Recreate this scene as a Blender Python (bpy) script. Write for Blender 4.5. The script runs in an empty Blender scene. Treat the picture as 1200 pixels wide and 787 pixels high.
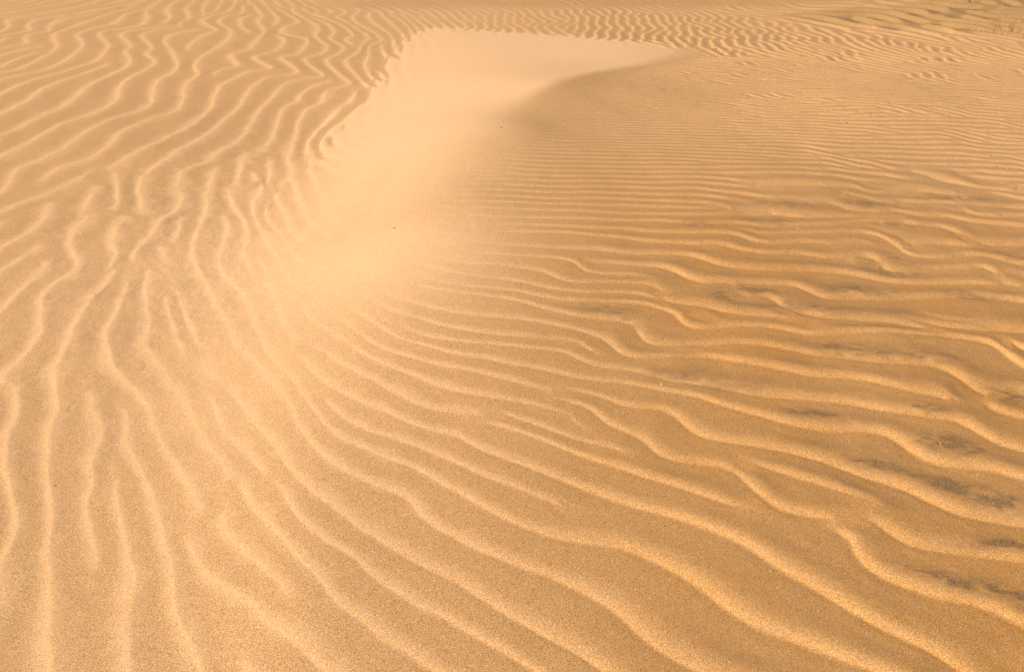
import bpy, math, random
import numpy as np
from mathutils import kdtree, Vector

random.seed(7); rng = np.random.default_rng(7)
scene = bpy.context.scene

# ------------------------------------------------------------------ camera geometry
H_CAM = 1.5
FPX = 1167.0                      # focal length in photograph pixels (1200 wide)
CX, CY = 600.0, 393.5
Y_HOR = -190.0
PITCH = math.atan((CY - Y_HOR) / FPX)
CP, SP = math.cos(PITCH), math.sin(PITCH)

def ray(px, py):
    """world direction of a photograph pixel; camera at (0,0,H_CAM) looks along +Y, tilted down"""
    u = (np.asarray(px, float) - CX) / FPX
    v = (np.asarray(py, float) - CY) / FPX
    return u, CP - v * SP, -SP - v * CP

def to_plane(px, py, z=0.0):
    dx, dy, dz = ray(px, py)
    t = (z - H_CAM) / dz
    return dx * t, dy * t

# ------------------------------------------------------------------ macro relief: survey points (x px, y px, height m)
SURVEY = [
 # dune brink and its long nose
 (640,100,.160),(600,143,.205),(565,185,.212),(530,225,.208),(490,262,.192),(462,300,.170),(420,350,.135),
 (385,420,.112),(365,500,.085),(350,600,.062),(345,700,.045),(350,785,.030),
 (700,84,.100),(760,72,.058),(830,60,.028),(900,50,.03),(650,70,.055),(600,62,.040),(560,60,.035),(540,90,.080),(520,130,.115),
 # toe of the slip face
 (500,31,.0),(470,52,.0),(450,80,.0),(425,115,.0),(392,150,.0),(352,190,.004),(325,235,.008),(300,290,.010),(285,350,.016),
 # skirt on the far side
 (560,33,.0),(620,38,.005),(700,42,.012),(780,46,.02),(860,44,.02),
 # windward flank
 (700,115,.128),(660,150,.172),(640,220,.205),(700,200,.190),(800,200,.175),(900,200,.155),(1000,200,.115),(1100,200,.08),(1200,200,.05),
 (800,120,.105),(900,110,.072),(1000,110,.10),(1100,110,.07),(1200,110,.05),(600,300,.190),(700,300,.172),(850,300,.140),(1000,300,.095),(1200,300,.04),
 (500,400,.150),(600,400,.150),(750,400,.120),(900,400,.095),(1050,400,.070),(1200,400,.035),
 (450,500,.100),(600,500,.100),(800,500,.080),(1000,500,.055),(1200,500,.025),
 (450,620,.065),(600,620,.066),(800,620,.052),(1000,640,.035),(1200,660,.012),(500,780,.035),(700,780,.030),(900,780,.020),(1200,790,.0),
 # left field
 (250,420,.016),(200,500,.006),(250,520,.034),(220,650,.012),(250,780,.005),(100,600,-.008),(0,600,-.015),(0,780,-.02),(120,780,-.008),
 (100,400,-.010),(0,400,-.02),(150,280,-.006),(0,250,-.018),(220,180,-.006),(100,100,-.012),(0,80,-.012),(300,80,-.004),(380,60,-.002),(200,20,-.004),(0,8,.0),(400,10,.0),(600,8,.01),
 (800,12,.01),(900,25,.01),(1000,42,.02),(1100,50,.03),(1200,55,.03),
 # rough mound at the far right
 (1000,22,.03),(1100,18,.045),(1200,12,.06),(1080,2,.06),(1200,-10,.09),(960,5,.03),(900,-15,.03),
]
S = np.array(SURVEY, float)
sx, sy = to_plane(S[:,0], S[:,1], S[:,2])
SPTS = np.stack([sx, sy], 1)
def tps_k(r2): return 0.5 * r2 * np.log(r2 + 1e-9)
def warp(x, y):                   # compress far distances so the spline stays well behaved
    return x, y
n = len(SPTS)
d2 = ((SPTS[:,None,:] - SPTS[None,:,:])**2).sum(-1)
K = tps_k(d2) + np.eye(n) * 0.006
Pm = np.c_[np.ones(n), SPTS]
Amat = np.block([[K, Pm], [Pm.T, np.zeros((3,3))]])
W = np.linalg.solve(Amat, np.r_[S[:,2], 0, 0, 0])

def vnoise(x, y, seed=0):
    """smooth value noise, one unit per cell, about -1..1"""
    xi = np.floor(x).astype(np.int64); yi = np.floor(y).astype(np.int64)
    fx = x - xi; fy = y - yi
    fx = fx*fx*fx*(fx*(fx*6-15)+10); fy = fy*fy*fy*(fy*(fy*6-15)+10)
    def h(a, b):
        m = (a * 374761393 + b * 668265263 + seed * 974634777) & 0xffffffff
        m = ((m ^ (m >> 13)) * 1274126177) & 0xffffffff
        return ((m ^ (m >> 16)) & 0xffff) / 32767.5 - 1.0
    return (h(xi,yi)*(1-fx)+h(xi+1,yi)*fx)*(1-fy) + (h(xi,yi+1)*(1-fx)+h(xi+1,yi+1)*fx)*fy
def fbm(x, y, seed=0, octv=3):
    s = 0; a = 1; t = 0
    for o in range(octv):
        s = s + a * vnoise(x * 2**o + 17.3*o, y * 2**o - 9.1*o, seed + o); t += a; a *= .5
    return s / t
def sstep(a, b, x):
    t = np.clip((x - a) / (b - a), 0, 1); return t*t*(3-2*t)

def macro(x, y):
    x = np.asarray(x, float); y = np.asarray(y, float)
    shp = x.shape; xf = x.ravel(); yf = y.ravel()
    # lattice-free evaluation in chunks
    out = np.empty(xf.size)
    for a in range(0, xf.size, 60000):
        q = np.stack([xf[a:a+60000], yf[a:a+60000]], 1)
        r2 = (q[:,0,None]-SPTS[None,:,0])**2 + (q[:,1,None]-SPTS[None,:,1])**2
        out[a:a+60000] = tps_k(r2) @ W[:n] + W[n] + q @ W[n+1:]
    inside = (1 - sstep(10.5, 13.0, yf)) * sstep(.2, 1.1, yf) * (1 - sstep(0.62, 0.95, np.abs(xf)/(yf + .6)))
    far = 1.3 * (fbm(xf/11+3.1, yf/13+.7, 41, 3)) * sstep(13, 45, np.hypot(xf, yf))
    out = np.clip(out, -.15, .5) * inside + far + .02*(1-inside)
    return out.reshape(shp)

def to_ground(px, py, lift=0.0):
    px = np.asarray(px, float); py = np.asarray(py, float)
    z = np.zeros_like(px)
    for _ in range(14):
        x, y = to_plane(px, py, z + lift)
        z = .4*z + .6*macro(x, y)
    x, y = to_plane(px, py, z + lift)
    return x, y

# ------------------------------------------------------------------ surveyed ripple lines
# right of travel = the side the line's sharp edge looks to; spacing is worked out from the neighbours
LINES = [
 # --- windward flank, fanning from the nose
 [(218,625),(226,645),(235,660),(250,675),(272,690),(295,703),(307,722),(335,742),(360,767),(385,790)],
 [(262,560),(259,590),(260,607),(268,625),(290,647),(312,667),(328,685),(335,700)],
 [(187,425),(200,447),(217,467),(228,490),(234,508),(247,525),(260,543),(275,560),(288,577),(300,595),(318,615),(340,640),(365,667),(390,697),(420,720),(452,745),(480,765),(515,790)],
 [(322,555),(335,580),(346,603),(365,620),(392,637),(415,650),(430,667),(465,690),(490,706),(520,720),(555,742),(592,760),(617,777),(638,792)],
 [(210,345),(222,380),(235,412),(258,447),(275,462),(293,488),(316,512),(332,538),(345,556),(364,572),(390,592),(415,611),(452,635),(490,657),(520,671),(555,692),(592,717),(630,737),(667,757),(697,775),(718,790)],
 [(242,228),(242,246),(233,265),(227,280),(227,303),(235,320),(243,337),(250,350),(262,372),(272,395),(283,408),(295,420),(320,447),(340,475),(350,497),(375,530),(395,545),(425,560),(452,570),(472,580),(485,590),(490,600),(508,613),(535,628),(562,642),(605,659),(642,672),(667,682),(697,699),(722,712),(741,731),(765,752),(795,770),(828,790)],
 [(262,253),(267,270),(260,287),(257,313),(267,327),(283,343),(292,365),(300,385),(310,405),(320,422),(341,443),(362,470),(381,495),(402,512),(432,526),(460,537),(490,548),(517,564),(550,582),(582,600),(612,615),(645,625),(667,630),(705,635),(735,640),(755,649),(777,660),(802,672),(827,690),(855,710),(882,727),(912,739),(942,750),(975,763),(1010,775),(1042,787)],
 [(378,462),(388,472),(400,485),(427,500),(455,509),(490,521),(520,534),(545,545),(570,556),(600,567),(632,580),(645,584)],
 [(267,220),(275,243),(287,260),(290,278),(285,295),(297,318),(313,340),(320,358),(330,382),(350,413),(370,438),(395,455),(420,467),(450,480),(480,493),(505,501),(534,509),(560,522),(590,534),(620,545),(645,555),(670,565),(692,573),(722,583),(745,591),(770,597),(802,607),(837,620),(865,632),(885,642),(900,654),(930,671),(965,690),(995,708),(1020,724),(1055,742),(1087,757),(1117,775),(1134,790)],
 [(303,300),(322,345),(340,385),(355,400),(380,412),(405,427),(440,446),(470,462),(495,473),(522,481),(557,487),(582,496),(612,505),(645,517),(670,527),(692,535),(727,545),(755,555),(780,562),(810,572),(835,582),(867,590),(890,598)],
 [(530,477),(557,481),(590,486),(620,494),(645,502),(665,509),(685,515),(717,522)],
 [(315,190),(315,207),(300,230),(298,253),(315,285),(335,320),(352,350),(365,375),(392,390),(417,407),(443,422),(472,433),(500,445),(532,455),(565,462),(607,469),(632,474),(660,480)],
 [(350,330),(365,345),(380,360),(405,377),(430,396),(448,407),(475,415),(507,424),(540,430),(570,437),(602,445),(630,453),(657,466),(682,472),(697,480),(708,491),(730,502),(752,510),(765,522),(780,532),(805,537),(835,542),(860,548),(875,562),(890,577),(907,589),(932,597),(962,605),(982,612),(995,625),(1002,642),(1015,657),(1040,672),(1070,685),(1100,695),(1125,700),(1150,707),(1175,716),(1205,734)],
 [(636,452),(660,456),(697,460),(722,469),(747,475),(777,477),(795,487),(810,500),(835,510),(872,517),(905,523),(932,529),(962,537),(992,547),(1020,557),(1050,565),(1075,575),(1100,587),(1125,597),(1162,605),(1205,612)],
 [(375,330),(395,347),(417,363),(444,381),(472,396),(495,402),(527,411),(560,417),(595,424),(632,430),(660,437),(690,442),(722,445),(755,450),(785,455),(815,460),(840,470),(872,479),(900,487),(927,494),(957,499),(987,501),(1020,502),(1042,507),(1060,517),(1080,532),(1112,540),(1150,545),(1175,550),(1205,559)],
 [(870,535),(897,545),(933,556),(962,565),(995,575),(1012,580)],
 [(975,600),(1000,601),(1025,612),(1050,625),(1075,635),(1100,640),(1137,645),(1175,650),(1205,653)],
 [(415,330),(430,345),(455,360),(495,373),(525,381),(550,386),(582,390),(620,393),(670,397)],
 [(475,385),(500,392),(522,396),(560,400),(595,402),(632,407),(660,410),(676,417),(697,426),(730,430),(755,435),(785,444),(815,447),(847,452),(885,460),(910,462),(937,464),(970,466),(1004,470),(1030,476),(1060,480),(1090,486),(1122,491),(1143,501),(1168,516),(1205,524)],
 [(440,340),(470,350),(507,359),(540,365),(575,369),(605,371),(632,375),(660,381),(685,387),(708,396),(720,405),(732,414),(755,417),(785,414),(815,412),(835,415),(860,420),(900,427),(927,432),(957,437),(995,439),(1025,444),(1055,452),(1080,459),(1097,462)],
 [(455,322),(490,333),(532,340),(570,345),(605,350),(630,357),(652,363),(672,368),(700,372),(720,374),(740,378),(750,390),(760,399),(785,404),(815,404),(847,400),(872,400),(902,403),(932,408),(962,414),(1000,417),(1037,421),(1075,424),(1105,430),(1125,440),(1145,453),(1155,465),(1170,477),(1205,490)],
 [(1150,455),(1175,457),(1205,460)],
 [(480,322),(520,330),(562,335),(595,338),(627,344),(647,348),(677,351),(717,352),(745,353),(765,357),(782,361),(792,367),(800,376),(815,382),(847,382),(872,380),(900,381),(925,386),(957,390),(985,388),(1025,386),(1050,385)],
 [(470,303),(515,314),(557,322),(590,326),(615,330),(645,337),(682,341),(717,341),(742,342),(765,347),(785,354),(800,354),(817,356),(840,361),(872,367),(910,370),(935,370)],
 [(860,335),(872,344),(895,345),(905,347),(912,356),(930,362),(962,369),(1000,372),(1037,376),(1087,380),(1125,381),(1162,383),(1205,386)],
 [(1087,384),(1110,389),(1150,396),(1175,407),(1190,420),(1205,427)],
 [(515,300),(540,306),(565,308),(595,310),(620,314),(640,318),(657,326),(677,330),(710,329),(742,330),(765,334),(778,344)],
 [(540,290),(557,295),(582,297),(620,299),(657,302),(674,307),(684,315),(700,319),(722,320),(745,321)],
 [(686,306),(717,307),(752,309),(780,312),(800,320),(815,327),(840,329),(867,331),(897,331),(930,333),(948,338),(962,345),(987,346),(1025,347),(1062,346),(1100,345),(1125,344),(1150,344),(1205,351)],
 [(560,283),(610,287),(660,290),(697,291),(735,295),(767,295),(800,296),(820,300),(847,309),(885,314),(917,315),(950,315),(987,317),(1012,321),(1040,326),(1075,329),(1125,330),(1162,330),(1205,332)],
 [(565,270),(610,270),(660,271),(692,274),(730,277),(767,281),(810,284),(845,285),(867,291),(897,295),(937,296),(970,300),(1000,299),(1025,299),(1033,309),(1050,315),(1075,315),(1100,313),(1125,312),(1155,312),(1165,320),(1182,330)],
 [(575,261),(620,262),(660,264),(690,266),(735,267),(767,270),(810,271),(847,272),(868,275),(880,280),(902,284),(937,282),(975,283),(1000,280)],
 [(895,272),(950,271),(1007,270),(1030,275),(1050,285),(1060,294),(1080,299),(1112,300),(1137,297),(1155,299),(1175,304),(1205,310)],
 [(590,253),(660,255),(697,256),(735,257),(772,257),(810,261),(847,260),(872,261),(900,264),(950,262),(990,259),(1012,256),(1050,257),(1075,262),(1107,265),(1120,271),(1140,279),(1155,282)],
 [(1062,286),(1087,284),(1125,285),(1205,286)],
 [(600,244),(660,246),(697,247),(735,249),(772,250),(810,251),(847,251),(885,249),(920,249),(945,252),(975,252),(1007,252),(1050,253)],
 [(957,236),(975,237),(992,242),(1025,245),(1050,245),(1070,249),(1085,251),(1115,252),(1132,256),(1205,263)],
 [(995,226),(1020,231),(1050,232),(1087,235),(1120,235),(1137,237),(1205,242)],
 [(1040,226),(1080,222),(1100,225),(1120,229)],
 [(1130,243),(1138,248),(1150,250),(1205,250)],
 [(1145,222),(1165,224),(1205,231)],
 [(900,215),(962,216),(1000,217),(1014,222),(1035,224)],
 [(1087,201),(1095,206),(1115,209),(1150,217),(1205,218)],
 [(277,767),(292,790)],
 # --- nose to the left
 [(192,345),(200,370),(212,400),(232,430),(246,455),(254,487),(267,510),(288,524)],
 [(150,330),(143,348),(138,360),(130,377),(125,393),(128,415),(137,433),(150,447),(163,460),(175,478),(183,502),(195,527),(213,550),(227,575),(242,600)],
 [(146,478),(148,495),(150,515),(157,533),(165,552),(177,580),(187,610),(197,640),(204,665),(203,690),(212,725),(227,755),(240,790)],
 [(135,565),(138,590),(145,625),(150,652),(156,677),(155,700),(150,730),(150,760),(152,790)],
 [(103,460),(112,483),(120,497),(117,515),(107,545),(108,565),(102,590),(106,617),(110,640),(118,662)],
 [(153,252),(138,263),(133,280),(135,297),(133,315),(123,333),(108,347),(100,360),(90,377),(80,397),(72,417),(65,433),(66,455),(68,477),(58,502),(57,530),(56,562),(60,590),(61,612),(57,640),(57,690),(58,740),(60,790)],
 [(12,445),(18,457),(20,473),(17,490),(8,512),(7,542),(12,575),(20,597),(15,630),(5,650)],
 [(105,250),(93,263),(83,275),(83,290),(90,307),(80,322),(63,332),(50,347),(48,362),(47,387),(38,405),(20,422),(5,435),(0,447)],
 [(55,240),(52,253),(37,268),(20,278),(5,287),(-4,294)],
 [(48,287),(33,295),(17,307),(5,313),(-5,322)],
 [(50,313),(40,325),(25,340),(10,355),(-5,370)],
 [(208,220),(212,233),(203,248),(187,258),(177,273),(163,288),(147,307),(140,314)],
 [(188,287),(192,298),(197,309)],
 [(175,315),(170,333),(173,357),(175,377),(172,402),(177,415),(187,425)],
 [(212,255),(209,270),(203,283)],
 [(287,182),(281,200),(277,218)],
 [(252,195),(247,213),(242,228)],
 [(293,200),(303,213),(307,227)],
 # --- rippled hollow at the left
 [(72,218),(50,228),(25,237),(-4,250)],
 [(115,218),(102,237),(93,248)],
 [(135,205),(137,220),(137,235),(131,248)],
 [(325,40),(333,47),(325,58),(308,63),(298,67),(307,73),(316,80),(293,83),(273,92),(258,100),(252,113),(247,125),(230,142),(213,152),(200,158),(185,165),(170,172),(150,183),(133,193)],
 [(175,138),(155,147),(137,157),(130,168),(117,178),(100,187),(80,192),(63,200),(50,208)],
 [(235,34),(210,38),(198,42),(193,50),(200,57),(205,67),(208,77),(200,86),(188,92),(180,103),(178,117),(170,126),(158,131),(142,135),(117,145),(95,157),(83,167),(67,177),(50,185),(30,193),(17,202),(10,213),(-4,227)],
 [(198,33),(175,37),(167,43),(178,55),(172,63),(182,73),(167,83),(150,92),(140,103),(137,117),(117,130),(97,137),(75,143),(55,153),(38,163),(20,173),(-4,184)],
 [(198,31),(167,34),(142,40),(153,53),(147,60),(152,68),(148,78),(130,87),(107,98),(92,110),(75,123),(67,128),(48,135),(30,145),(13,153),(-4,158)],
 [(123,76),(100,85),(75,93),(50,103),(30,117),(10,128),(-4,134)],
 [(170,13),(173,20),(167,28),(150,32),(123,36),(117,41),(127,52),(122,62),(112,71),(98,76),(75,83),(50,90),(25,98),(-4,112)],
 [(160,13),(145,18),(133,27),(103,35),(91,41),(97,52),(87,63),(72,73),(50,82),(25,87),(-4,94)],
 [(133,14),(107,23),(80,33),(63,40),(67,53),(57,62),(33,75),(17,81),(-4,85)],
 [(56,60),(33,65),(13,72),(0,78)],
 [(50,53),(25,58),(-4,66)],
 [(110,16),(87,20),(70,23),(58,31),(57,36),(32,41),(30,50),(17,53),(-4,57)],
 [(88,17),(60,20),(42,23),(33,29),(34,35),(17,39),(-4,42)],
 [(40,19),(25,20),(8,23),(10,31),(-2,38)],
 [(100,6),(67,12),(33,17),(-4,20)],[(95,-1),(50,8),(-4,16)],[(67,-1),(33,7),(-4,12)],
 [(272,8),(267,13),(250,18),(237,23),(245,30),(253,35),(237,42),(225,50),(218,58)],
 [(285,7),(283,15),(263,19),(257,25),(262,30),(271,37),(265,48),(250,58),(235,67),(228,77),(232,87),(218,98),(215,115),(211,125),(198,133)],
 [(300,17),(283,21),(283,31),(293,38)],
 [(300,9),(307,18),(302,25),(308,33),(308,40),(300,48),(290,58),(272,63),(277,75),(273,78),(258,82),(247,88)],
 [(316,10),(326,22),(321,29)],
 [(322,9),(338,17),(350,26),(334,31),(330,38),(342,42),(360,46),(355,57),(347,63),(330,67),(340,75),(348,84),(333,88),(317,90),(300,98),(290,110),(278,127),(263,140),(248,153),(230,165),(213,173),(198,183),(180,195),(167,207),(162,220),(165,237),(168,250)],
 [(343,10),(345,15),(358,22),(373,32),(370,43),(383,53),(377,62),(358,68),(365,78),(377,88),(350,93),(332,100),(320,113),(307,125),(297,140),(287,155),(273,168),(258,176),(242,188),(220,197),(210,205),(208,220)],
 [(380,96),(367,101),(353,110),(347,118),(333,125),(327,137),(323,152),(315,167),(308,175)],
 [(365,20),(382,27),(392,37),(387,45),(402,54),(398,62),(383,70),(393,83),(410,97),(398,102),(383,107),(375,120),(360,128),(350,142),(347,157),(342,173),(338,187),(343,200)],
 [(398,125),(383,140),(367,157),(360,170),(363,187)],
 [(367,16),(385,23),(402,30),(413,40),(405,46),(412,51),(423,54),(418,62),(405,72),(415,85),(427,98),(433,102)],
 [(402,16),(395,20),(405,25),(418,33),(432,43),(425,50),(423,54)],
 [(418,15),(413,20),(417,27),(427,32),(438,38),(448,47),(433,54),(432,65),(428,75),(432,87),(440,95)],
 [(447,53),(450,64),(457,73)],
 [(432,17),(434,23),(447,33),(458,43),(460,52)],
 [(448,18),(460,30),(470,40),(473,49)],
 [(457,17),(468,23),(478,32),(482,40)],
 [(472,18),(480,25),(489,35)],[(477,16),(490,25),(499,33)],[(493,20),(508,30)],
]
# guides where single ripples are too small to survey: a point, the run of the crest there (px) and the spacing in metres
GUIDES = [(x, y, 50, 1, l_) for x in (560,620,680,740,800) for y, l_ in ((115,.055),(140,.056),(170,.06),(205,.066),(235,.074))] + \
 [(x, y, 50, 2.0, .080) for x in (1000,1100,1200) for y in (110,150,190)] + [(900, y, 50, 2, .07) for y in (110,150,190)] + \
 [(x, 80, 50, 5, .085) for x in (850,950)] + [(x, 80, 40, 8, .085) for x in (1000,1100,1200)] + \
 [(x, 58, 20, 5, .085) for x in (950,1050,1150,1230)] + \
 [(x, 35, 3, 12, .095) for x in (540,580,620,660,700,740,780,820)] + [(x, 22, 4, 8, .085) for x in (520,600,700,800)] + \
 [(860,40,5,10,.095),(890,42,8,10,.09),(920,48,12,8,.09),(1000,48,20,8,.09)] + \
 [(x, 5, 20, 3, .10) for x in (400,500,600,700,800,900)] + [(x, -10, 20, 3, .12) for x in (0,300,600,900,1200)] + \
 [(x, 12, 30, 3, .24) for x in (980,1060,1130,1200,1280)] + [(x, 27, 30, 4, .22) for x in (1020,1100,1190,1280)] + \
 [(-60,y,-10,8,.16) for y in (60,150,250)] + [(-60,y,1,20,.17) for y in (400,500,620,740)] + [(-160,y,-4,20,.17) for y in (100,300,500,700,850)] + \
 [(x,850,20,14,.2) for x in (500,700,900,1100,1300)] + [(x,850,2,20,.17) for x in (0,100,200)] + \
 [(1280,y,30,4,.15) for y in (250,330)] + [(1280,y,30,12,.2) for y in (450,600,750)] + [(1400,y,30,6,.18) for y in (100,300,600)]

def resample(pts, step):
    p = np.array(pts, float)
    # Catmull-Rom through the surveyed points
    out = []
    q = np.vstack([2*p[0]-p[1], p, 2*p[-1]-p[-2]])
    for i in range(1, len(q)-2):
        a, b, c, d = q[i-1], q[i], q[i+1], q[i+2]
        for t in np.linspace(0, 1, 24, endpoint=False):
            out.append(.5*((2*b)+(-a+c)*t+(2*a-5*b+4*c-d)*t*t+(-a+3*b-3*c+d)*t**3))
    out.append(p[-1]); o = np.array(out)
    return o

cx, cy, cnx, cny, cid, cend, cpx, cpy = [], [], [], [], [], [], [], []
for li, L in enumerate(LINES):
    o = resample(L, 1)
    wx, wy = to_ground(o[:,0], o[:,1], lift=.004)
    w = np.stack([wx, wy], 1)
    seg = np.hypot(*np.diff(w, axis=0).T); s = np.r_[0, np.cumsum(seg)]
    nn = max(3, int(s[-1] / .022)); ss = np.linspace(0, s[-1], nn)
    X = np.interp(ss, s, w[:,0]); Y = np.interp(ss, s, w[:,1])
    PX = np.interp(ss, s, o[:,0]); PY = np.interp(ss, s, o[:,1])
    # soften the traced jitter a little
    for _ in range(2):
        X[1:-1] = .25*X[:-2]+.5*X[1:-1]+.25*X[2:]; Y[1:-1] = .25*Y[:-2]+.5*Y[1:-1]+.25*Y[2:]
    tx = np.gradient(X); ty = np.gradient(Y); l = np.hypot(tx, ty)+1e-9
    cnx += list(-ty/l); cny += list(tx/l); cx += list(X); cy += list(Y); cid += [li]*nn
    cend += list(np.minimum(ss, s[-1]-ss)); cpx += list(PX); cpy += list(PY)
cx, cy, cnx, cny, cid, cend, cpx, cpy = map(np.array, (cx, cy, cnx, cny, cid, cend, cpx, cpy))
print('crest samples', len(cx))

# spacing to the next line on either side of each sample
kd = kdtree.KDTree(len(cx))
for i in range(len(cx)): kd.insert((cx[i], cy[i], 0), i)
kd.balance()
def spacing(sign):
    out = np.full(len(cx), np.nan)
    for i in range(len(cx)):
        best = 9
        for co, j, dist in kd.find_range((cx[i], cy[i], 0), .34):
            if cid[j] == cid[i]: continue
            dx, dy = cx[j]-cx[i], cy[j]-cy[i]
            a = sign*(dx*cnx[i]+dy*cny[i]); b = abs(-dx*cny[i]+dy*cnx[i])
            if a > .035 and b < .35*a+.01 and a < best: best = a
        if best < 9: out[i] = best
    return out
lp, lm = spacing(1), spacing(-1)
def smooth_lines(v):
    r = v.copy()
    for li in range(len(LINES)):
        m = np.where(cid == li)[0]; a = v[m]; ok = ~np.isnan(a)
        if not ok.any(): continue
        b = a.copy()
        k = 6
        for q in range(len(m)):
            w = a[max(0,q-k):q+k+1]; w = w[~np.isnan(w)]
            b[q] = np.median(w) if len(w) >= 3 else np.nan
        c = b.copy()
        for q in range(len(m)):
            w = b[max(0,q-4):q+5]; w = w[~np.isnan(w)]
            c[q] = w.mean() if len(w) else np.nan
        r[m] = c
    return r
lp, lm = smooth_lines(lp), smooth_lines(lm)
dflt = np.where(cpx > 330, .1 + .1*sstep(200, 650, cpy), .15)
both = np.nanmean(np.stack([np.where(np.isnan(lp), np.nan, lp), np.where(np.isnan(lm), np.nan, lm), ]), 0) if True else None
both = np.where(np.isnan(both), dflt, both)
lp = np.where(np.isnan(lp), both, lp); lm = np.where(np.isnan(lm), both, lm)
lp = np.clip(lp, .05, .3); lm = np.clip(lm, .05, .3)

# orientation / spacing field from lines and guides
G = np.array(GUIDES, float)
gx, gy = to_ground(G[:,0], G[:,1]); gx2, gy2 = to_ground(G[:,0]+G[:,2]*.3, G[:,1]+G[:,3]*.3)
gt = np.stack([gx2-gx, gy2-gy], 1); gt /= np.hypot(*gt.T)[:,None]
ox = np.r_[cx[::5], gx]; oy = np.r_[cy[::5], gy]
onx = np.r_[cnx[::5], -gt[:,1]]; ony = np.r_[cny[::5], gt[:,0]]
olam = np.r_[(.5*(lp+lm))[::5], G[:,4]]
ow = np.r_[np.ones(len(cx[::5]))*.25, np.ones(len(G))*1.6]
def ofield(x, y):
    d2 = (x[:,None]-ox)**2 + (y[:,None]-oy)**2
    w = ow/(d2+.02)**1.7
    a = (w*onx).sum(1); b = (w*ony).sum(1); l = np.hypot(a, b)+1e-9
    return a/l, b/l, (w*olam).sum(1)/w.sum(1)

# free ripples where nothing was surveyed
fx_, fy_ = [], []
yy = .7
while yy < 15:
    hw = (yy+1.0)*.82; st = .062 + .02*max(0, yy-9)/4
    xs = np.arange(-hw, hw, st); xs = xs + rng.uniform(-.4, .4, len(xs))*st
    fx_ += list(xs); fy_ += list(yy + rng.uniform(-.4, .4, len(xs))*st)
    yy += st
fx_, fy_ = np.array(fx_), np.array(fy_)
i1 = ~((fx_ > -.2) & (fy_ > 3.4) & (fy_ < 7.6))
gx1, gy1 = np.meshgrid(np.arange(-.2, 5.6, .042), np.arange(3.4, 7.6, .042)); gx1 = gx1.ravel(); gy1 = gy1.ravel()
m1 = gx1 < (gy1+1)*.66; gx1 = gx1[m1]; gy1 = gy1[m1]
fx_ = np.r_[fx_[i1], gx1+rng.uniform(-.017, .017, len(gx1))]; fy_ = np.r_[fy_[i1], gy1+rng.uniform(-.017, .017, len(gy1))]
keep = np.array([kd.find((a, b, 0))[2] > .075 for a, b in zip(fx_, fy_)])
fx_, fy_ = fx_[keep], fy_[keep]
parts = [ofield(fx_[a:a+4000], fy_[a:a+4000]) for a in range(0, len(fx_), 4000)]
fnx, fny, flam = (np.concatenate([p[k] for p in parts]) for k in range(3))
# natural wander of the crest direction; strong zigzags behind the dune
zig = sstep(7.2, 8.6, fy_) * (1-sstep(2.2, 3.6, fx_)) * sstep(-1.0, 0, fx_)
jit = .20*fbm(fx_/.30, fy_/.55, 5, 2) + .8*zig*fbm(fx_/.35, fy_/.15, 9, 2) - .75*sstep(.3,.75,vnoise(fx_/.17, fy_/.22, 31))*sstep(.6,1.6,fx_)*(1-zig) + .8*sstep(8.3,9.2,fy_)*sstep(2.2,3.2,fx_)*vnoise(fx_/.45, fy_/.3, 19)
ca, sa = np.cos(jit), np.sin(jit)
fnx, fny = fnx*ca-fny*sa, fnx*sa+fny*ca
dl = np.array([kd.find((a, b, 0))[2] for a, b in zip(fx_, fy_)])
nf = len(fx_); print('free kernels', nf)

# kernel list: traced (phase 0) thinned, then free
sel = np.zeros(len(cx), bool); last = {}
step_i = np.maximum(1, np.round(.17*.5*(lp+lm)/.022)).astype(int)
for i in range(len(cx)):
    if cid[i] not in last or i-last[cid[i]] >= step_i[i]: sel[i] = True; last[cid[i]] = i
ti = np.where(sel)[0]
kx = np.r_[cx[ti], fx_]; ky = np.r_[cy[ti], fy_]; knx = np.r_[cnx[ti], fnx]; kny = np.r_[cny[ti], fny]
klp = np.r_[lp[ti], flam]; klm = np.r_[lm[ti], flam]
nt = len(ti); nk = len(kx)
kw = np.r_[np.ones(nt)*1.6, np.ones(nf)*.35*sstep(.07,.2,dl)+.05]
kph = np.r_[np.zeros(nt), rng.uniform(0, 2*np.pi, nf)]
klam = .5*(klp+klm)

# let the free phases settle against their neighbours
kd2 = kdtree.KDTree(nk)
for i in range(nk): kd2.insert((kx[i], ky[i], 0), i)
kd2.balance()
I, J = [], []
for i in range(nt, nk):
    for co, j, dist in kd2.find_range((kx[i], ky[i], 0), min(.16, 1.25*klam[i])):
        if j != i: I.append(i); J.append(j)
I = np.array(I); J = np.array(J)
dx = kx[I]-kx[J]; dy = ky[I]-ky[J]
dn = dx*knx[J]+dy*kny[J]; lam = np.where(dn > 0, klp[J], klm[J])
wgt = kw[J]*np.exp(-(dx*dx+dy*dy)/(2*(.55*klam[J])**2))*np.clip(knx[I]*knx[J]+kny[I]*kny[J], 0, 1)
mdn = .5*(dn/lam + (dx*knx[I]+dy*kny[I])/klam[I])
F = wgt*np.exp(2j*np.pi*mdn)
z = np.exp(1j*kph)
for it in range(90):
    v = F*z[J]
    acc = np.bincount(I, v.real, nk) + 1j*np.bincount(I, v.imag, nk)
    nz = acc/(np.abs(acc)+1e-9)
    z[nt:] = nz[nt:]
kph = np.angle(z)

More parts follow.
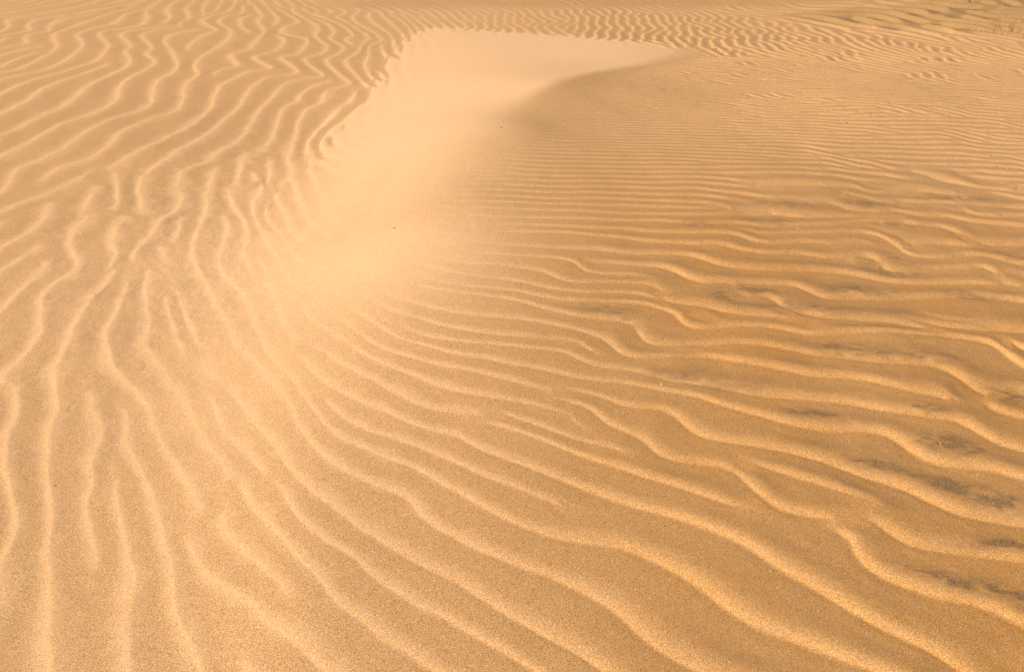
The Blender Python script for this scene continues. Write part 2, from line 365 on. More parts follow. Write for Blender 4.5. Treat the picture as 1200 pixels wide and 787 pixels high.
# ------------------------------------------------------------------ ground sheet lattice (finer near the path, coarser far off)
cols = np.r_[np.linspace(-1500, -700, 60, endpoint=False), np.arange(-700, -220, 4.), np.arange(-220, 1520, 1.0), np.arange(1520, 1990, 4.), np.linspace(1990, 2700, 60)]
rows_py = np.arange(870, -75, -.8)
th = np.arctan((CY - Y_HOR)/FPX) + np.arctan((rows_py - CY)/FPX)
Yr = H_CAM/np.tan(th)
Yfar = np.geomspace(Yr[-1]*1.02, 1500, 120)
Ynear = np.linspace(-3.0, Yr[0]-.05, 30)
Yall = np.r_[Ynear, Yr, Yfar]
Dc = np.maximum(Yall*CP + H_CAM*SP, .9)          # lateral reach grows with distance
NR, NC = len(Yall), len(cols)
Xg = ((cols-CX)/FPX)[None,:]*Dc[:,None]
Xg = Xg*(1+.0*Xg); Yg = np.repeat(Yall[:,None], NC, 1)
print('grid', NR, NC)

C = np.zeros((NR, NC), np.complex64); WS = np.zeros((NR, NC), np.float32); LS = np.zeros((NR, NC), np.float32); PS = np.zeros((NR, NC), np.float32); ES = np.zeros((NR, NC), np.float32)
# profile parameter s: 0 = sharp upwind edge (flank), 1 = sharp right edge (bottom left), .5 = rounded
s_t = np.where(cpy[ti] > 330, .8*(1-sstep(200, 340, cpx[ti]-.12*(cpy[ti]-600))), np.where(cpx[ti] < 450, .5, .0))
s_t = np.where((cpy[ti] > 250) & (cpy[ti] <= 330) & (cpx[ti] >= 380), 0, s_t)
ks = np.r_[s_t, np.where(fy_ > 7.3, .35, np.where(fx_ < -.6, .5, 0.))]
off = (cpx < 8) | (cpx > 1190) | (cpy > 778) | (cpy < 22) | ((cpx > 290) & (cpy < 60))
lineoff = np.zeros(len(cx), bool)
for li in range(len(LINES)):
    m = np.where(cid == li)[0]; h = len(m)//2
    lineoff[m[:h]] = off[m[0]]; lineoff[m[h:]] = off[m[-1]]
ke = np.r_[np.where(lineoff, 1., .3+.7*sstep(0, .16, cend))[ti], np.ones(nf)]
for k in range(nk):
    sg = .50*klam[k] if k < nt else .55*klam[k]
    R = 2.4*sg
    r0 = np.searchsorted(Yall, ky[k]-R); r1 = np.searchsorted(Yall, ky[k]+R)
    if r1 <= r0: continue
    dmin, dmax = Dc[r0], Dc[min(r1, NR-1)]
    lo = min((kx[k]-R)/dmin, (kx[k]-R)/dmax)*FPX+CX; hi = max((kx[k]+R)/dmin, (kx[k]+R)/dmax)*FPX+CX
    c0 = np.searchsorted(cols, lo); c1 = np.searchsorted(cols, hi)
    if c1 <= c0: continue
    ddx = Xg[r0:r1, c0:c1]-kx[k]; ddy = Yg[r0:r1, c0:c1]-ky[k]
    q = ddx*knx[k]+ddy*kny[k]
    if k < nt:
        sp_ = .62*sg; pp = -ddx*kny[k]+ddy*knx[k]
        w = kw[k]*np.maximum(np.exp(-q*q/(2*sg*sg)-pp*pp/(2*sp_*sp_))-.056, 0)
    else:
        w = kw[k]*np.maximum(np.exp(-(ddx*ddx+ddy*ddy)/(2*sg*sg))-.056, 0)
    ph = kph[k] + 2*np.pi*np.where(q > 0, q/klp[k], q/klm[k])
    C[r0:r1, c0:c1] += w*np.exp(1j*ph)
    WS[r0:r1, c0:c1] += w; LS[r0:r1, c0:c1] += w*klam[k]; PS[r0:r1, c0:c1] += w*ks[k]; ES[r0:r1, c0:c1] += w*ke[k]
WSs = np.maximum(WS, 1e-4)
phase = (np.angle(C)/(2*np.pi)) % 1.0
wmask = sstep(3.0, 4.6, Yg)*sstep(.2, 1.0, Xg-.25*(Yg-4.5))*(1-sstep(8.8, 9.4, Yg))
wv = sstep(.25, .8, vnoise(Xg/.21+.6*Yg/.2, Yg/.17, 131)) + .5*sstep(.3, .8, vnoise(Xg/.13+3.3, Yg/.13+1.7, 133))
phase = (phase + wmask*.30*wv - (Yg < 7)*.05*fbm(Xg/.07, Yg/.09, 141, 2)*(1-sstep(-.3, .3, Xg))) % 1.0
coh = np.abs(C)/WSs; coh = sstep(.24, .78, coh)*sstep(.002, .05, WS)
LAM = LS/WSs; PSn = PS/WSs
LAM = np.where(WS > 1e-3, LAM, .1)

# profile table
NS, NT = 17, 512
tt = (np.arange(NT)+.5)/NT
TB = np.zeros((NS, NT)); BB = np.zeros((NS, NT))
for a in range(NS):
    s = a/(NS-1)
    wl = .036 + .23*s; wr = .032 + .105*(1-s)
    B = np.zeros(NT)
    for m in (-1, 0, 1):
        d = tt-m
        B += np.where(d > 0, np.exp(-np.abs(d/wr)**1.35), np.exp(-np.abs(d/wl)**1.6))
    g = B-B.mean()
    # a touch of extra dip right after the sharp edge
    e = np.where(s < .5, np.exp(-((1-tt)/.16)**1.2)*(.5-s), np.exp(-(tt/.16)**1.2)*(s-.5))*.45
    g = g-(e-e.mean())
    h = np.cumsum(g)/NT; TB[a] = h-h.mean(); BB[a] = B
def lut(T, s, t):
    a = np.clip(s, 0, 1)*(NS-1); a0 = np.minimum(a.astype(int), NS-2); fa = a-a0
    b = t*NT-.5; b0 = np.floor(b).astype(int); fb = b-b0; b1 = (b0+1) % NT; b0 = b0 % NT
    return (T[a0,b0]*(1-fb)+T[a0,b1]*fb)*(1-fa)+(T[a0+1,b0]*(1-fb)+T[a0+1,b1]*fb)*fa
prof = lut(TB, PSn, phase)

# ------------------------------------------------------------------ where the smooth slip face buries the ripples
TOE = [(800,56),(760,50),(700,45),(640,40),(600,38),(560,35),(520,32),(500,33),(480,42),(468,52),(458,66),(448,82),(437,102),(420,122),(398,138),(380,160),(366,185),(352,215),(345,250),(352,290),(375,322)]
BACK = [(375,322),(400,325),(425,308),(452,285),(485,258),(517,228),(545,196),(570,163),(597,133),(632,110),(680,92),(730,80),(780,70),(805,62),(800,56)]
def poly_world(P, m=14):
    o = resample(P, 1); x, y = to_ground(o[:,0], o[:,1]); return np.stack([x, y], 1)
toeW, backW = poly_world(TOE), poly_world(BACK)
def dist_poly(x, y, P):
    best = np.full(x.shape, 1e9)
    for a, b in zip(P[:-1:3], P[3::3]):
        ex, ey = b-a; l2 = ex*ex+ey*ey+1e-12
        t = np.clip(((x-a[0])*ex+(y-a[1])*ey)/l2, 0, 1)
        best = np.minimum(best, (x-a[0]-t*ex)**2+(y-a[1]-t*ey)**2)
    return np.sqrt(best)
def inside_poly(x, y, P):
    c = np.zeros(x.shape, bool)
    for (x1,y1), (x2,y2) in zip(P, np.roll(P, -1, 0)):
        cond = (y1 > y) != (y2 > y)
        c ^= cond & (x < (x2-x1)*(y-y1)/(y2-y1+1e-12)+x1)
    return c
def upfull(a):
    o = np.full((NR, NC), -9.0); o[r0:r1, 90:-90] = upsample(a, subx.shape); return o
ring = np.vstack([toeW[::3], backW[::3]])
# coarse evaluation window only
r0 = np.searchsorted(Yall, 2.2); r1 = np.searchsorted(Yall, 12.5)
subx, suby = Xg[r0:r1, 90:-90], Yg[r0:r1, 90:-90]
st = 3
cxg, cyg = subx[::st, ::st], suby[::st, ::st]
dt = dist_poly(cxg, cyg, toeW); db = dist_poly(cxg, cyg, backW); ins = inside_poly(cxg, cyg, ring)
def upsample(a, shp):
    ri = np.arange(shp[0])/st; ci = np.arange(shp[1])/st
    a0 = np.minimum(ri.astype(int), a.shape[0]-2); fa = np.clip(ri-a0, 0, 1)[:,None]
    b0 = np.minimum(ci.astype(int), a.shape[1]-2); fb = np.clip(ci-b0, 0, 1)[None,:]
    t = a[a0]*(1-fa)+a[a0+1]*fa
    return t[:,b0]*(1-fb)+t[:,b0+1]*fb
sd_toe = np.full((NR, NC), -9.0); sd_back = np.full((NR, NC), -9.0)
sd_toe[r0:r1, 90:-90] = upsample(np.where(ins, dt, -dt), subx.shape)
sd_back[r0:r1, 90:-90] = upsample(db, subx.shape)
sgn = np.where(sd_toe > 0, 1., -1.)
sd_back = np.where(np.minimum(np.abs(sd_toe), 9) < np.abs(sd_back), np.abs(sd_back)*sgn, upfull(np.where(ins, db, -db)))
near_dune = np.minimum(np.abs(sd_toe), np.abs(sd_back))

# amplitude of the ripples
noiA = fbm(Xg/.45, Yg/.45, 77, 2)
amp = .245 + .035*sstep(5, 6.5, Yg) + .40*sstep(-.5, .9, Xg)
right = sstep(-.3, .5, Xg - .0)*(Yg < 9)
amp *= 1-.12*noiA
# fade on the nose and towards the brink
nose = to_ground(np.array([395,300,430,505]), np.array([335,330,300,250]))
def blob(px, py, rx, ry):
    x, y = to_ground(np.array([px]), np.array([py])); return np.exp(-(((Xg-x[0])/rx)**2+((Yg-y[0])/ry)**2))
ns = np.zeros((NR, NC))
for px, py, rx, ry, a in ((400,325,.34,.45,.78),(395,255,.27,.6,.93),(320,300,.26,.45,.4),(250,420,.28,.4,.5),(330,440,.28,.38,.52),(510,290,.25,.35,.45),(180,480,.25,.35,.25),(270,520,.2,.25,.25)):
    ns = 1-(1-ns)*(1-a*blob(px, py, rx, ry))
amp *= 1-ns
soft_back = sstep(-.03, -.42+.16*sstep(4.6, 5.6, Yg), sd_back); soft_back = np.where(Yg > 0, soft_back, 1)
soft_back = .12+.88*soft_back
is_toe_side = np.abs(sd_toe) < np.abs(sd_back)
amp *= np.where(sd_toe > -5, np.where(is_toe_side, 1, soft_back), 1)
# smooth blend between the two sides
amp *= 1-sstep(-.02, .3, sd_back*1.0)*sstep(0, .34, sd_toe)
fineflank = sstep(3.9, 4.8, Yg)*sstep(-.1, .4, Xg)*(Yg < 9.5)
amp *= 1+.65*sstep(4.0, 5.6, Yg)*sstep(.2, 1.2, Xg)*(1-sstep(8.2, 9.4, Yg))
# far mound: rougher
MP = [(900,11),(960,7),(1040,4),(1110,-2),(1300,-14),(1400,-14),(1400,48),(1200,41),(1120,35),(1040,30),(980,24),(930,18)]
mpx, mpy = to_plane(np.array([p[0] for p in MP], float), np.array([p[1] for p in MP], float), .06)
mring = np.stack([mpx, mpy], 1)
mo = np.zeros((NR, NC)); q0 = np.searchsorted(Yall, 6.5); q1 = np.searchsorted(Yall, 13.5)
gx_, gy_ = Xg[q0:q1:2, ::3], Yg[q0:q1:2, ::3]
mm_ = inside_poly(gx_, gy_, mring); md = np.full(gx_.shape, 9.)
for a_, b_ in zip(mring, np.roll(mring, -1, 0)):
    e_ = b_-a_; t_ = np.clip(((gx_-a_[0])*e_[0]+(gy_-a_[1])*e_[1])/(e_@e_), 0, 1)
    md = np.minimum(md, np.hypot(gx_-a_[0]-t_*e_[0], gy_-a_[1]-t_*e_[1]))
mv = sstep(-.05, .16, np.where(mm_, md, -md))
rr = np.clip(np.arange(q0, q1)-q0, 0, None)/2; cc2 = np.arange(NC)/3
ra = np.minimum(rr.astype(int), mv.shape[0]-2); fa_ = np.clip(rr-ra, 0, 1)[:,None]; cb = np.minimum(cc2.astype(int), mv.shape[1]-2); fb_ = np.clip(cc2-cb, 0, 1)[None,:]
tm_ = mv[ra]*(1-fa_)+mv[ra+1]*fa_; mo[q0:q1] = tm_[:,cb]*(1-fb_)+tm_[:,cb+1]*fb_
mound = mo
amp *= 1+1.2*mound
amp *= 1-.55*sstep(10.5, 15, Yg)
amp *= 1-.28*sstep(7.4, 8.4, Yg)*(1-mound)
amp *= np.where(WS > 1e-3, ES/WSs, 1)
rip = LAM*amp*coh*prof
rip = rip*(1-sstep(13, 17, Yg)) + 0

Hm = np.zeros((NR, NC))
st2 = 4
ri = np.unique(np.r_[np.arange(0, NR, st2), NR-1]); ci = np.unique(np.r_[np.arange(0, NC, st2), NC-1])
Hc = macro(Xg[np.ix_(ri, ci)], Yg[np.ix_(ri, ci)])
fr = np.interp(np.arange(NR), ri, np.arange(len(ri))); fc = np.interp(np.arange(NC), ci, np.arange(len(ci)))
a0 = np.minimum(fr.astype(int), len(ri)-2); fa = (fr-a0)[:,None]; b0 = np.minimum(fc.astype(int), len(ci)-2); fb = (fc-b0)[None,:]
tmp = Hc[a0]*(1-fa)+Hc[a0+1]*fa
Hm = tmp[:,b0]*(1-fb)+tmp[:,b0+1]*fb
# gentle hummocks on the windward flank
humm = .0075*fbm(Xg/.42+5, Yg/.6, 23, 3)*sstep(-.2, .8, Xg)*(1-sstep(8, 10, Yg))*sstep(-.1, -.6, sd_back)
humm += .003*fbm(Xg/.25+5, Yg/.35, 29, 2)
base = Hm + humm*(1-sstep(-.3, .3, sgn*np.minimum(np.abs(sd_toe), np.abs(sd_back)))*.8) + mound*(.014*fbm(Xg/.34+.5*Yg, Yg/.30, 61, 3))
base += .0007*fbm(Xg/.035+.3*Yg/.03, Yg/.03, 66, 2)*sstep(.2, 1.0, Xg)*(1-sstep(3.5, 5, Yg))

# slip face sheet laps over the ripples: whichever is higher shows
bandc = np.where(phase < .5, phase, phase-1) - (.02 + .16*(.5-PSn))
tongue = np.where(np.abs(sd_toe) < 2, .10*np.cos(2*np.pi*bandc)*coh*np.exp(-(sd_toe/.35)**2), 0)
sd_true = sd_toe; sd_toe = sd_toe + .4*tongue
sheet = np.where(sd_toe > 0, .011*(1-np.exp(-np.clip(sd_toe,0,9)*.036/.011)), .036*sd_toe) + .0003
sheet = np.where(sd_toe > 0, np.minimum(sheet, .012)*sstep(.02, .45, sd_back), np.maximum(sheet, -.03))
lapmask = np.exp(-(np.clip(near_dune, 0, 9)/.9)**2)*(np.abs(sd_toe) < 5)
kk = .0012
diff = np.where(np.abs(sd_toe) < 5, sheet-rip, -1.0)
mx_ = np.where(diff > 0, diff, 0) + kk*np.log1p(np.exp(-np.abs(diff)/kk))*(np.abs(sd_toe) < 1)
xw = 1-sstep(.0, .25, np.abs(sd_toe)-np.abs(sd_back)); xw = np.where(sd_toe > 0, sstep(0, .12 + .45*(1-sstep(4.2, 6.2, Yg)), sd_back), xw*sstep(.05, .2, np.abs(sd_back)))
crisp = sstep(4.5, 5.3, Yg)
Z = base + rip + xw*mx_*crisp
fine = xw/(1+np.exp(-np.clip((sd_true+tongue+.012*fbm(Xg/.03, Yg/.05, 243, 2))/.012, -30, 30)))
sd_toe = sd_true
fine = fine*crisp + (1-crisp)*sstep(-.35, .35, sd_toe)*(sd_toe > -5)*xw*.9
# the brink itself: a low crease
Z = Z + .030*np.exp(-np.sqrt(sd_back**2+.045**2)/.22)*sstep(5.3, 6.2, Yg)*(1-sstep(6.2, 7.2, Yg))*(np.abs(sd_back) < 5)
# loose pale sand drifted over the nose and the hollow beside it
cover = np.clip(ns*.36 + .25*blob(300, 250, .4, .8) + .3*blob(180, 330, .7, .6)+.5*blob(480,290,.35,.45), 0, 1)
wdt = .11 + .50*(1-sstep(3.9, 6.0, Yg)) + .14*sstep(6.8, 8.0, Yg)
wrap = sstep(0, 1, (sd_back+wdt*.75)/(wdt*1.75))*1.25*(sd_toe > -5)*sstep(-.25, .15, np.abs(sd_toe)-np.abs(sd_back))
fine = np.clip(np.maximum(fine, np.maximum(cover, .8*wrap*(sd_toe > -3))), 0, 1)

# wind sorting: pale fine sand lies in a ragged ribbon along each ripple, coarse sand stays between
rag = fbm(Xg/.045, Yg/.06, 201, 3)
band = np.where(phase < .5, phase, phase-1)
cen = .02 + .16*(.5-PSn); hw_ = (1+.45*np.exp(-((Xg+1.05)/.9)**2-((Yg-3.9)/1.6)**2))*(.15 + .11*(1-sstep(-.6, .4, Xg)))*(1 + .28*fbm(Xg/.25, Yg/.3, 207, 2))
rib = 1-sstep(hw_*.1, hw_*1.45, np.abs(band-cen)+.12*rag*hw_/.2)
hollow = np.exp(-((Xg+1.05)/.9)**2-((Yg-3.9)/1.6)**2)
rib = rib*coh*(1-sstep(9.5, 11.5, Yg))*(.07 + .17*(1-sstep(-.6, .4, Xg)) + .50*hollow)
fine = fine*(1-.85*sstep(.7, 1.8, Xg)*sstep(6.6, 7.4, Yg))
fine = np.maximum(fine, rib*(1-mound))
# small slumps and lumps in the hollow at the left
lump = fbm(Xg/.055, Yg/.07, 211, 3)
Z = Z + (.0020*lump + .0011*fbm(Xg/.022, Yg/.026, 213, 2))*hollow*(1-np.clip(fine, 0, 1)*.5)*(1-sstep(-.35, .3, np.maximum(sd_toe, -3)))
# heavy dark grains that settle on one side of the ripples, only in patches
patch = sstep(.0, .42, fbm(Xg/.34+2+.5*Yg, Yg/.16+8, 51, 3))*(.25+.75*sstep(.1, .9, Xg+.1*Yg))*sstep(-.3,.2,Xg)*(1-.95*sstep(2.8, 4.3, Yg))
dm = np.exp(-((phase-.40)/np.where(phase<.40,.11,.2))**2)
thr = fbm(Xg/.05, Yg/.03, 88, 3)
dark = patch*dm*np.clip(.75+.6*thr, 0, 1)*(1-fine)*sstep(.0, .4, coh)
DP = [(1113,519,26,9,10),(1025,543,20,6,12),(1120,568,30,8,14),(1165,583,32,10,16),(1175,636,36,5,0),(1080,668,18,4,14),(1120,680,32,7,18),(1180,697,30,9,18),
      (712,361,26,5,4),(732,372,20,5,30),(880,339,30,5,4),(850,347,18,4,6),(1000,409,50,6,5),(1090,418,30,5,8),(940,361,40,5,5),(800,440,40,5,8),(860,452,26,4,6),(1085,478,24,5,8),(1185,462,20,6,12),(950,482,24,4,5),(1150,345,36,4,4),(1005,340,36,4,2),(1050,318,24,4,4),
      (1055,262,24,4,4),(930,238,30,4,2),(1020,238,24,4,4),(1120,232,40,4,4),(900,258,26,3,2),(1060,305,18,5,20),(1180,300,24,4,10),(820,262,20,3,2)]
spots = np.zeros((NR, NC))
for px_, py_, rx_, ry_, dg in DP:
    rx_, ry_ = rx_*1.25, ry_*1.15
    e = math.radians(dg); ax_, ay_ = to_ground(np.array([px_, px_+rx_*math.cos(e), px_-ry_*math.sin(e)]), np.array([py_, py_+rx_*math.sin(e), py_-ry_*math.cos(e)]), lift=.004)
    M2 = np.linalg.inv(np.array([[ax_[1]-ax_[0], ax_[2]-ax_[0]], [ay_[1]-ay_[0], ay_[2]-ay_[0]]]))
    u_ = M2[0,0]*(Xg-ax_[0])+M2[0,1]*(Yg-ay_[0]); v_ = M2[1,0]*(Xg-ax_[0])+M2[1,1]*(Yg-ay_[0])
    spots = np.maximum(spots, np.exp(-(u_*u_+v_*v_)*.8)*(1.25 if py_ > 480 else .8))
spots *= np.clip(.62+1.1*fbm(Xg/.028, Yg/.016, 231, 3)+.5*thr, 0, 1.15)
dark = dark*.45 + spots
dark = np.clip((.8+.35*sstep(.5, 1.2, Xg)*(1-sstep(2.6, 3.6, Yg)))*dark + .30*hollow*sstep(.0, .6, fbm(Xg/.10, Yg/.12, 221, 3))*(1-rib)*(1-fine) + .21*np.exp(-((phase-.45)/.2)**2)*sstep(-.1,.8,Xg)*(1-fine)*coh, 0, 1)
# coarse orange lag between the bands, strongest on the flank
coarse = (1-fine)*(.36+.64*sstep(-.8, .8, Xg)*(1-.85*sstep(3.0, 5.2, Yg)))
coarse = np.clip(coarse, 0, 1)

verts = np.stack([Xg, Yg, Z], -1).reshape(-1, 3).astype(np.float32)
ii, jj = np.meshgrid(np.arange(NR-1), np.arange(NC-1), indexing='ij')
v00 = (ii*NC+jj).ravel()
faces = np.stack([v00, v00+1, v00+NC+1, v00+NC], 1).astype(np.int32)
me = bpy.data.meshes.new('ground')
me.vertices.add(len(verts)); me.vertices.foreach_set('co', verts.ravel())
me.loops.add(faces.size); me.loops.foreach_set('vertex_index', faces.ravel())
me.polygons.add(len(faces)); me.polygons.foreach_set('loop_start', np.arange(0, faces.size, 4, dtype=np.int32))
me.update(calc_edges=True)
me.polygons.foreach_set('use_smooth', np.ones(len(faces), bool))
moundc = np.clip(mound + .4*sstep(9.9, 10.5, Yg)*sstep(-2.2, -1.2, Xg)*(1-sstep(30, 60, Yg)), 0, 1)
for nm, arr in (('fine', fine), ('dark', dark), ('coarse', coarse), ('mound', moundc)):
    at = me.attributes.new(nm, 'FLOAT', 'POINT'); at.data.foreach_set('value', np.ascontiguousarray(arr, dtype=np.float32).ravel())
ground = bpy.data.objects.new('ground', me); scene.collection.objects.link(ground)
ground['kind'] = 'structure'
ground['label'] = 'wind rippled orange sand with a smooth pale dune face'

# ------------------------------------------------------------------ materials
def new_mat(name):
    m = bpy.data.materials.new(name); m.use_nodes = True; nt_ = m.node_tree; nt_.nodes.clear(); return m, nt_
def sand_material():
    m, t = new_mat('sand'); N = t.nodes; L = t.links
    out = N.new('ShaderNodeOutputMaterial'); b = N.new('ShaderNodeBsdfPrincipled'); L.new(b.outputs[0], out.inputs[0])
    b.inputs['Roughness'].default_value = .9
    b.inputs['Specular IOR Level'].default_value = .15
    geo = N.new('ShaderNodeNewGeometry')
    def attr(n):
        a = N.new('ShaderNodeAttribute'); a.attribute_name = n; return a.outputs['Fac']
    def mix(f, a, c, mode='MIX'):
        x = N.new('ShaderNodeMix'); x.data_type = 'RGBA'; x.blend_type = mode
        if isinstance(f, (int, float)): x.inputs[0].default_value = f
        else: L.new(f, x.inputs[0])
        for s_, v in ((6, a), (7, c)):
            if isinstance(v, tuple): x.inputs[s_].default_value = (*v, 1)
            else: L.new(v, x.inputs[s_])
        return x.outputs[2]
    def math_(op, a, c, clamp=False):
        x = N.new('ShaderNodeMath'); x.operation = op; x.use_clamp = clamp
        for s_, v in ((0, a), (1, c)):
            if isinstance(v, (int, float)): x.inputs[s_].default_value = v
            else: L.new(v, x.inputs[s_])
        return x.outputs[0]
    def noise(scale, detail=2, rough=.5):
        x = N.new('ShaderNodeTexNoise'); x.inputs['Scale'].default_value = scale; x.inputs['Detail'].default_value = detail; x.inputs['Roughness'].default_value = rough
        L.new(geo.outputs['Position'], x.inputs['Vector']); return x.outputs['Fac']
    def ramp(f, a, c, lo=0., hi=1.):
        x = N.new('ShaderNodeMapRange'); L.new(f, x.inputs['Value'])
        x.inputs['From Min'].default_value = a; x.inputs['From Max'].default_value = c; x.inputs['To Min'].default_value = lo; x.inputs['To Max'].default_value = hi
        return x.outputs[0]
    fine_, dark_, coarse_, mound_ = attr('fine'), attr('dark'), attr('coarse'), attr('mound')
    base_ = mix(coarse_, (.525,.318,.155), (.425,.214,.064))
    big = noise(2.2, 3)
    base_ = mix(ramp(big, .35, .7, 0, .35), base_, (.49,.28,.118))
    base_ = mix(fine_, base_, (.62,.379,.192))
    base_ = mix(math_('MULTIPLY', mound_, .9), base_, (.30,.175,.068))
    gr = noise(640, 2, .75)           # single grains, about 2 mm
    gr2 = noise(300, 2, .7)
    gsum = math_('ADD', math_('MULTIPLY', gr, .68), math_('MULTIPLY', gr2, .32))
    # grains: pale quartz to brown, stronger in coarse sand
    k = ramp(gsum, .36, .64, -1, 1)
    stg = math_('ADD', math_('MULTIPLY', math_('SUBTRACT', 1.0, fine_), .42), .24)
    kk_ = math_('ADD', 1.0, math_('MULTIPLY', k, stg))
    comb = N.new('ShaderNodeCombineColor'); L.new(kk_, comb.inputs[0]); L.new(math_('ADD', 1.0, math_('MULTIPLY', math_('MULTIPLY', k, stg), 1.2)), comb.inputs[1]); L.new(math_('ADD', 1.0, math_('MULTIPLY', math_('MULTIPLY', k, stg), 1.5)), comb.inputs[2])
    base_ = mix(1.0, base_, comb.outputs[0], 'MULTIPLY')
    # dark heavy grains as separate specks
    sp = noise(300, 2, .7)
    dk = math_('MULTIPLY', dark_, ramp(sp, .40, .56, .05, 1.0), True)
    base_ = mix(dk, base_, (.125,.085,.048))
    wh = noise(330, 0, .5)
    L.new(mix(ramp(wh, .80, .84, 0, .8), base_, (.8,.74,.66)), b.inputs['Base Color'])
    bm = N.new('ShaderNodeBump'); bm.inputs['Strength'].default_value = .6; bm.inputs['Distance'].default_value = .0016
    hgt = math_('MULTIPLY', gsum, math_('ADD', .35, math_('MULTIPLY', math_('SUBTRACT', 1.0, fine_), .65)))
    L.new(hgt, bm.inputs['Height']); L.new(bm.outputs[0], b.inputs['Normal'])
    return m
me.materials.append(sand_material())

def plain(name, col, rough=.7, var=.25):
    m, t = new_mat(name); N = t.nodes; L = t.links
    out = N.new('ShaderNodeOutputMaterial'); b = N.new('ShaderNodeBsdfPrincipled'); L.new(b.outputs[0], out.inputs[0])
    tc = N.new('ShaderNodeTexCoord'); nz_ = N.new('ShaderNodeTexNoise'); nz_.inputs['Scale'].default_value = 400; L.new(tc.outputs['Object'], nz_.inputs['Vector'])
    r = N.new('ShaderNodeValToRGB'); r.color_ramp.elements[0].color = (*[c*(1-var) for c in col], 1); r.color_ramp.elements[1].color = (*[min(1, c*(1+var)) for c in col], 1)
    L.new(nz_.outputs['Fac'], r.inputs[0]); L.new(r.outputs[0], b.inputs['Base Color']); b.inputs['Roughness'].default_value = rough
    return m
M_dark = plain('dark_stone', (.045,.03,.022)); M_brown = plain('brown_stone', (.12,.07,.04)); M_shell = plain('shell', (.78,.72,.66), .45, .1)

# ------------------------------------------------------------------ loose pebbles and shell bits lying on the sand
def surf(x, y):
    r = np.interp(y, Yall, np.arange(NR)); D = np.interp(y, Yall, Dc)
    c = np.interp(x/D*FPX+CX, cols, np.arange(NC))
    a, b = int(r), int(c); f, g = r-a, c-b
    return float((Z[a,b]*(1-f)+Z[a+1,b]*f)*(1-g)+(Z[a,b+1]*(1-f)+Z[a+1,b+1]*f)*g)
def on_ground(px, py):
    zz = 0.0
    for _ in range(25):
        x, y = to_plane(px, py, zz); zz = .5*zz+.5*surf(float(x), float(y))
    return float(x), float(y), surf(float(x), float(y))
def stone(name, label, cat, group, px, py, size, mat, flat=.6, seed=0):
    import bmesh
    x, y, zz = on_ground(px, py); r = random.Random(seed)
    bm = bmesh.new(); bmesh.ops.create_icosphere(bm, subdivisions=3, radius=1)
    ax = (1.0, r.uniform(.55,.8), flat); off = Vector((r.random()*9, r.random()*9, r.random()*9))
    cuts = [(Vector((r.uniform(-1,1), r.uniform(-1,1), r.uniform(-.6,1))).normalized(), r.uniform(.6,.85)) for _ in range(6)]
    for v in bm.verts:
        for nrm, d in cuts:
            e = v.co.dot(nrm)-d
            if e > 0: v.co -= nrm*e*.9
        k = 1+.12*math.sin(v.co.x*5+off.x)*math.cos(v.co.y*4+off.y)
        v.co = Vector((v.co.x*ax[0]*k, v.co.y*ax[1]*k, v.co.z*ax[2]))*size
    m_ = bpy.data.meshes.new(name); bm.to_mesh(m_); bm.free()
    for p in m_.polygons: p.use_smooth = True
    m_.materials.append(mat)
    o = bpy.data.objects.new(name, m_); scene.collection.objects.link(o)
    o.location = (x, y, zz+size*flat*.35); o.rotation_euler = (0, 0, r.uniform(0, 6.28))
    o['label'] = label; o['category'] = cat; o['group'] = group
GP = 'dark pebbles scattered on the sand'; GS = 'white shell bits scattered on the sand'
PEB = [
 ('dark pebble on the smooth sand where the slip face fades out', 462,267,.0042,M_dark),
 ('dark pebble between two upright ripples near the left edge', 65,569,.0030,M_dark),
 ('small brown pebble just right of the darkest left edge pebble', 105,558,.0020,M_brown),
 ('brown pebble on the fanning ripples left of centre', 285,409,.0026,M_brown),
 ('dark pebble on the far flank where the smooth sand tapers away', 839,58,.0085,M_dark),
 ('black pebble on top of the dark rough mound at the far right', 1136,2,.016,M_dark),
 ('dark pebble on the finely rippled middle distance, right of centre', 992,144,.0050,M_dark),
 ('dark pebble by the right edge on the mid distance ripples', 1168,196,.0055,M_dark),
 ('dark pebble by the right edge just above a bright S-shaped ripple', 1172,509,.0026,M_dark),
 ('dark pebble at the foot of a bright ripple, lower right', 1002,544,.0020,M_dark),
 ('dark pebble on a broad orange hollow right of centre', 804,532,.0022,M_dark),
 ('dark pebble on the orange trough, lower centre right', 779,616,.0022,M_dark),
 ('dark pebble on the pale band below the dark mineral streak', 1074,621,.0018,M_dark),
 ('brown pebble on the brink of the smooth dune face', 587,150,.0050,M_brown),
 ('brown pebble above the brown fanning ripples at centre', 487,332,.0030,M_brown),
]
for i, (lab, px, py, s_, m_) in enumerate(PEB): stone('pebble', lab, 'pebble', GP, px, py, s_, m_, seed=i)
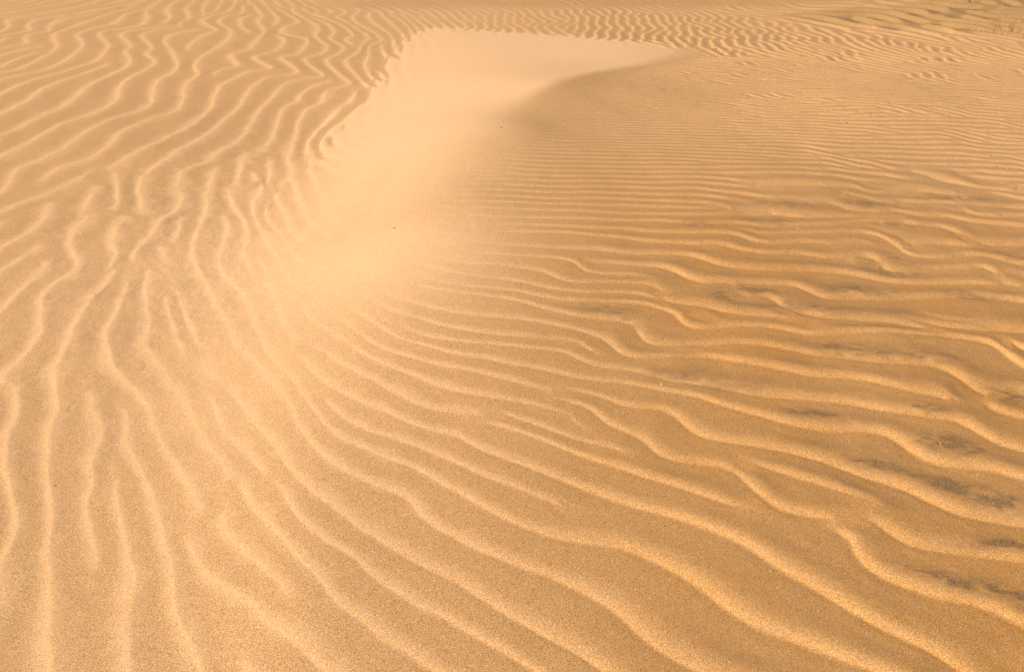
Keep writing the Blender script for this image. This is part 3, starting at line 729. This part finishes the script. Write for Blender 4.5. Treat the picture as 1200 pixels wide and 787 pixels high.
SHL = [
 ('white shell bit on the ripple right of centre', 775,450,.0030),
 ('white shell bit beside the dark mineral patch near the right edge', 1102,519,.0024),
 ('white shell bit on the fine ripples in the right middle distance', 935,268,.0034),
 ('white shell bit on the brown ripples at lower left of centre', 426,584,.0018),
 ('white shell bit on the tall left ripple', 28,411,.0026),
 ('white shell bit in the orange trough at lower right of centre', 785,679,.0018),
 ('white shell bit next to the sharp crest at lower right', 903,669,.0018),
 ('white shell bit near the right edge on mid distance sand', 1180,198,.0040),
]
for i, (lab, px, py, s_) in enumerate(SHL): stone('shell_fragment', lab, 'shell', GS, px, py, s_, M_shell, .35, 50+i)

# ------------------------------------------------------------------ camera, light
cam = bpy.data.cameras.new('camera'); co = bpy.data.objects.new('camera', cam); scene.collection.objects.link(co)
cam.sensor_width = 36; cam.lens = 36*FPX/1200; cam.clip_end = 4000; cam.clip_start = .05
co.location = (0, 0, H_CAM); co.rotation_euler = (math.pi/2-PITCH, 0, 0); scene.camera = co

SUN_EL = math.radians(37); SUN_AZ = math.radians(213)     # direction towards the sun, counter-clockwise from +X
d = Vector((math.cos(SUN_EL)*math.cos(SUN_AZ), math.cos(SUN_EL)*math.sin(SUN_AZ), math.sin(SUN_EL)))
sl = bpy.data.lights.new('sun', 'SUN'); so = bpy.data.objects.new('sun', sl); scene.collection.objects.link(so)
sl.energy = 4.6; sl.angle = math.radians(.6); sl.color = (1, .905, .79); so.rotation_euler = d.to_track_quat('Z', 'Y').to_euler(); so.location = d*30
w = bpy.data.worlds.new('World'); scene.world = w; w.use_nodes = True
nt_ = w.node_tree; bg = nt_.nodes['Background']; sky = nt_.nodes.new('ShaderNodeTexSky'); sky.sky_type = 'NISHITA'; sky.sun_disc = False
sky.sun_elevation = SUN_EL; sky.sun_rotation = math.atan2(d.x, d.y); sky.dust_density = 2.5
nt_.links.new(sky.outputs[0], bg.inputs[0]); bg.inputs[1].default_value = .052

scene.view_settings.view_transform = 'Standard'; scene.view_settings.look = 'None'; scene.view_settings.exposure = .53; scene.view_settings.gamma = 1
scene.render.resolution_x = 1024; scene.render.resolution_y = 671
scene.render.engine = 'CYCLES'
